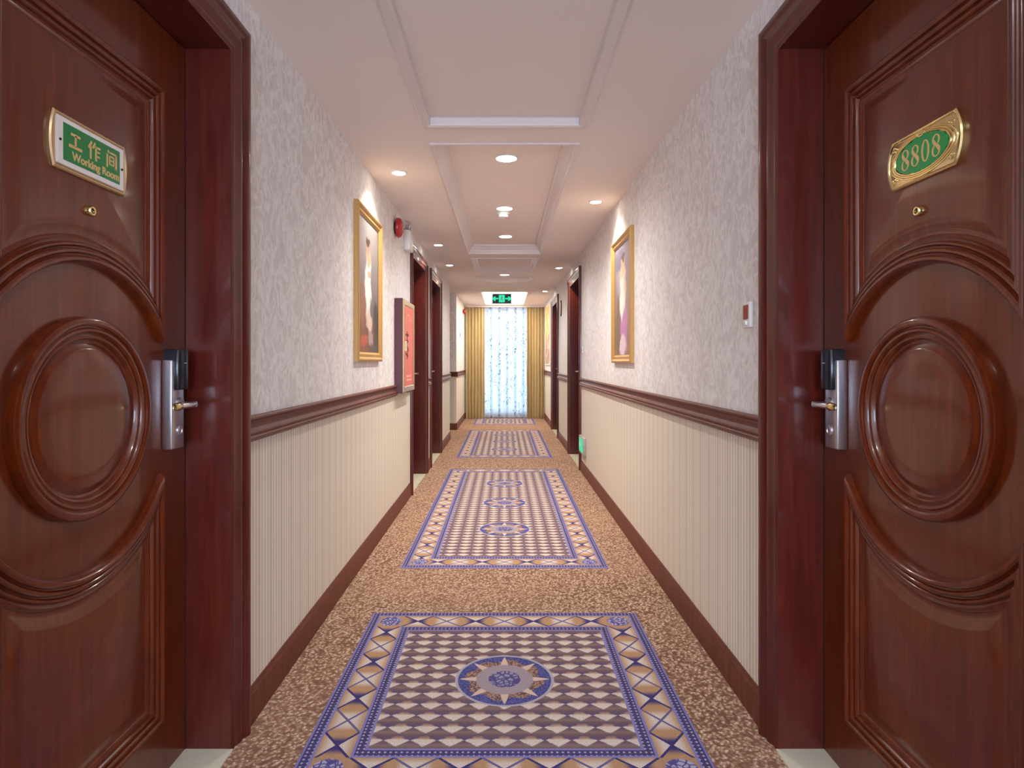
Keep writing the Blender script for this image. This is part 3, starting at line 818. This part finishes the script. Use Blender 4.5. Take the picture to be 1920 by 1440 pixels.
# push button call point on right wall
e = empty('call_button', (WX, 2.118, 1.318)); tag(e, 'small white wall unit with a dark red window beside the numbered door', 'call button')
MB().box(WX, WX-.014, 2.088, 2.148, 1.318, 1.406).build('housing', M['white_paint'], parent=e, bevel=.003, smooth=40)
MB().box(WX-.013, WX-.0165, 2.097, 2.140, 1.346, 1.396).build('red_window', M['red_window'], parent=e, bevel=.0015)
MB().box(WX-.013, WX-.020, 2.108, 2.130, 1.326, 1.340).build('push_button', M['white_paint'], parent=e, bevel=.002)
# small switch past the right painting
e = empty('doorbell_switch', (WX, 6.66, 1.29)); tag(e, 'small cream doorbell switch beside the door beyond the low green sign', 'switch')
MB().box(WX, WX-.008, 6.63, 6.70, 1.29, 1.36).build('plate', M['white_paint'], parent=e, bevel=.002)
MB().box(WX-.007, WX-.012, 6.65, 6.68, 1.31, 1.34).build('button', M['grey_plastic'], parent=e, bevel=.001)
# low evacuation sign on right wall
y0, y1, z0, z1 = 6.38, 6.735, .215, .400
e = empty('evacuation_sign', (WX, (y0+y1)/2, z0)); tag(e, 'low green lit evacuation sign in a pale box on the right wall', 'sign')
MB().box(WX, WX-.030, y0, y1, z0, z1).build('housing', M['grey_plastic'], parent=e, bevel=.005, smooth=40)
MB().box(WX-.029, WX-.032, y0+.03, y1-.012, z0+.022, z1-.022).build('green_face', M['floor_green'], parent=e)
PS = lambda a, b_, w: (WX-.032-w, (y0+y1)/2-a, (z0+z1)/2+b_)
mb = MB()
stroke(mb, PS, (-.12, .0), (-.03, .0), .011, 0, .001); stroke(mb, PS, (-.14, .0), (-.10, .032), .009, 0, .001); stroke(mb, PS, (-.14, .0), (-.10, -.032), .009, 0, .001)
mb.build('white_arrow', M['white_paint'], parent=e)
# hanging exit sign
ye = 10.42; z0, z1 = 2.185, 2.352
e = empty('exit_sign', (.0, ye, z1)); tag(e, 'hanging black exit sign with green running figure and arrows', 'sign')
MB().box(-.225+.005+.01, .118, ye-.014, ye+.014, z0, z1).build('housing', M['exit_dark'], parent=e, bevel=.004)
for xx in (-.15, .06): MB().cyl((xx, ye, z1-.002), (xx, ye, H), .005, n=10).build('hanger_rod', M['steel'], parent=e)
xc = (-.21+.118)/2; zc = (z0+z1)/2
PE = lambda a, b_, w: (xc+a, ye-.014-w, zc+b_)
mb = MB()
MB().add([PE(sx*.050, sy*.062, w) for w in (0, .002) for sx, sy in ((-1, -1), (1, -1), (1, 1), (-1, 1))], [(3, 2, 1, 0), (4, 5, 6, 7), (0, 1, 5, 4), (1, 2, 6, 5), (2, 3, 7, 6), (3, 0, 4, 7)]).build('green_square', M['exit_green'], parent=e)
for sx in (-1, 1):
    mb = MB(); stroke(mb, PE, (sx*.06, 0), (sx*.135, 0), .012, 0, .002)
    stroke(mb, PE, (sx*.148, 0), (sx*.11, .034), .012, 0, .002); stroke(mb, PE, (sx*.148, 0), (sx*.11, -.034), .012, 0, .002)
    mb.build('green_arrow', M['exit_green'], parent=e)
mb = MB()   # running figure
for a, b_, r in (((.004, .03), (-.004, -.008), .008), ((-.004, -.006), (.018, -.022), .006), ((.018, -.022), (.012, -.048), .005), ((-.004, -.008), (-.020, -.028), .006), ((-.02, -.028), (-.038, -.030), .005), ((.004, .026), (-.02, .016), .005), ((.004, .026), (.024, .010), .005)):
    stroke(mb, PE, a, b_, r, .0015, .003)
mb.cyl(PE(.010, .045, .0015), PE(.010, .045, .003), .009, n=14)
mb.build('running_figure', M['white_paint'], parent=e)
# dark oval plaque, modelled for a shadow scallop, and mural on the right wall
e = empty('scallop_disc', (WX, 9.15, 1.875)); tag(e, 'dark oval plaque standing in for a shadow scallop on the wall between the two far right doors', 'disc')
lathe_x('rim', 1, WX, 9.15, 1.995, [(.12, 0), (.12, .012), (.112, .016), (.100, .014)], M['rail_wood'], e, 36, .62, 1)
lathe_x('scallop_centre', 1, WX, 9.15, 1.995, [(.101, .010), (.098, .0145), (.05, .017), (.003, .018)], M['grey_plastic'], e, 36, .62, 1)
m, nt, b = mat('mural', rough=.45)
o, x, y, z = coords(nt)
n1 = noise(nt, o, 3.5, 3); k = z+(n1-.5)*.5
c = mixc(nt, k.ss(-.12, .0), hexc(176, 128, 92), hexc(238, 176, 84))
c = mixc(nt, noise(nt, o, 6, 3).ss(.52, .62), c, hexc(236, 224, 212))
setc(nt, b, c)
ym0, ym1, zm0, zm1 = 11.35, 12.55, 1.15, 2.30
e = empty('wall_mural', (WX, (ym0+ym1)/2, zm0)); tag(e, 'tall orange and white wall mural beside the right gold curtain', 'mural')
cv = MB().box(WX, WX-.012, ym0, ym1, zm0, zm1).build('mural_panel', m, origin=(WX, (ym0+ym1)/2, (zm0+zm1)/2)); cv.parent = e; cv.location = (0, 0, (zm1-zm0)/2)
mb = MB()
mb.rings([[(WX-p, a, c) for a, c in ((ym0-t, zm0-t), (ym1+t, zm0-t), (ym1+t, zm1+t), (ym0-t, zm1+t))] for t, p in [(.02, 0), (.02, .016), (.014, .019), (.002, .019), (-.003, .012)]], True)
mb.build('frame', M['mould'], parent=e)
# switch on the left far wall
e = empty('wall_switch', (-WX, 11.6, 1.66)); tag(e, 'small brown wall switch between the passage opening and the gold curtain', 'switch')
MB().box(-WX, -WX+.010, 11.56, 11.64, 1.66, 1.74).build('plate', M['grey_plastic'], parent=e, bevel=.002)
MB().box(-WX+.009, -WX+.014, 11.58, 11.62, 1.68, 1.72).build('rocker', M['rail_wood'], parent=e, bevel=.001)

# ------------------------------------------------------------------ curtains
def drape(name, x0, x1, y, amp, nf, z0, z1, th, m_, label, cat, seed):
    rnd = random.Random(seed); N = nf*14; ph = [rnd.uniform(.7, 1.3) for _ in range(nf+1)]
    rows = 14; mb = MB()
    def pt(i, z, off):
        t = i/N; k = t*nf; a = amp*ph[min(nf, int(k))]
        f = (z-z0)/(z1-z0); a *= .75+.35*(1-f)
        yy = y-a*sin(2*pi*k)+.004*sin(9*z+k*2)
        xx = x0+(x1-x0)*t+.006*sin(4*pi*k+.5)+.004*sin(5*z+k)*(1-f)
        return (xx, yy+off, z)
    for off in (0, th):
        mb.rings([[pt(i, z0+(z1-z0)*r/rows, off) for i in range(N+1)] for r in range(rows+1)], False)
    o = mb.build(name, m_, origin=((x0+x1)/2, y, z0), smooth=60)
    return tag(o, label, cat)
drape('curtain', -.825, -.425, 12.95, .026, 6, .008, H-.03, .004, M['curtain'], 'gold pleated curtain hanging beside the plain far left wall', 'curtain', 1)
drape('curtain', .465, .832, 12.95, .026, 6, .008, H-.03, .004, M['curtain'], 'gold pleated curtain hanging beside the orange mural', 'curtain', 2)
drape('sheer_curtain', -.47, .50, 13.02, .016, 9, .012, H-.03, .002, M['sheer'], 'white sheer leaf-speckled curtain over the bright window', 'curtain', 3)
mb = MB(); mb.box(-WX+.001, WX-.001, 12.90, 12.925, H-.045, H); struct(mb.build('trim_%d' % (tn+1), M['mould']), 'pale pelmet above the curtains')
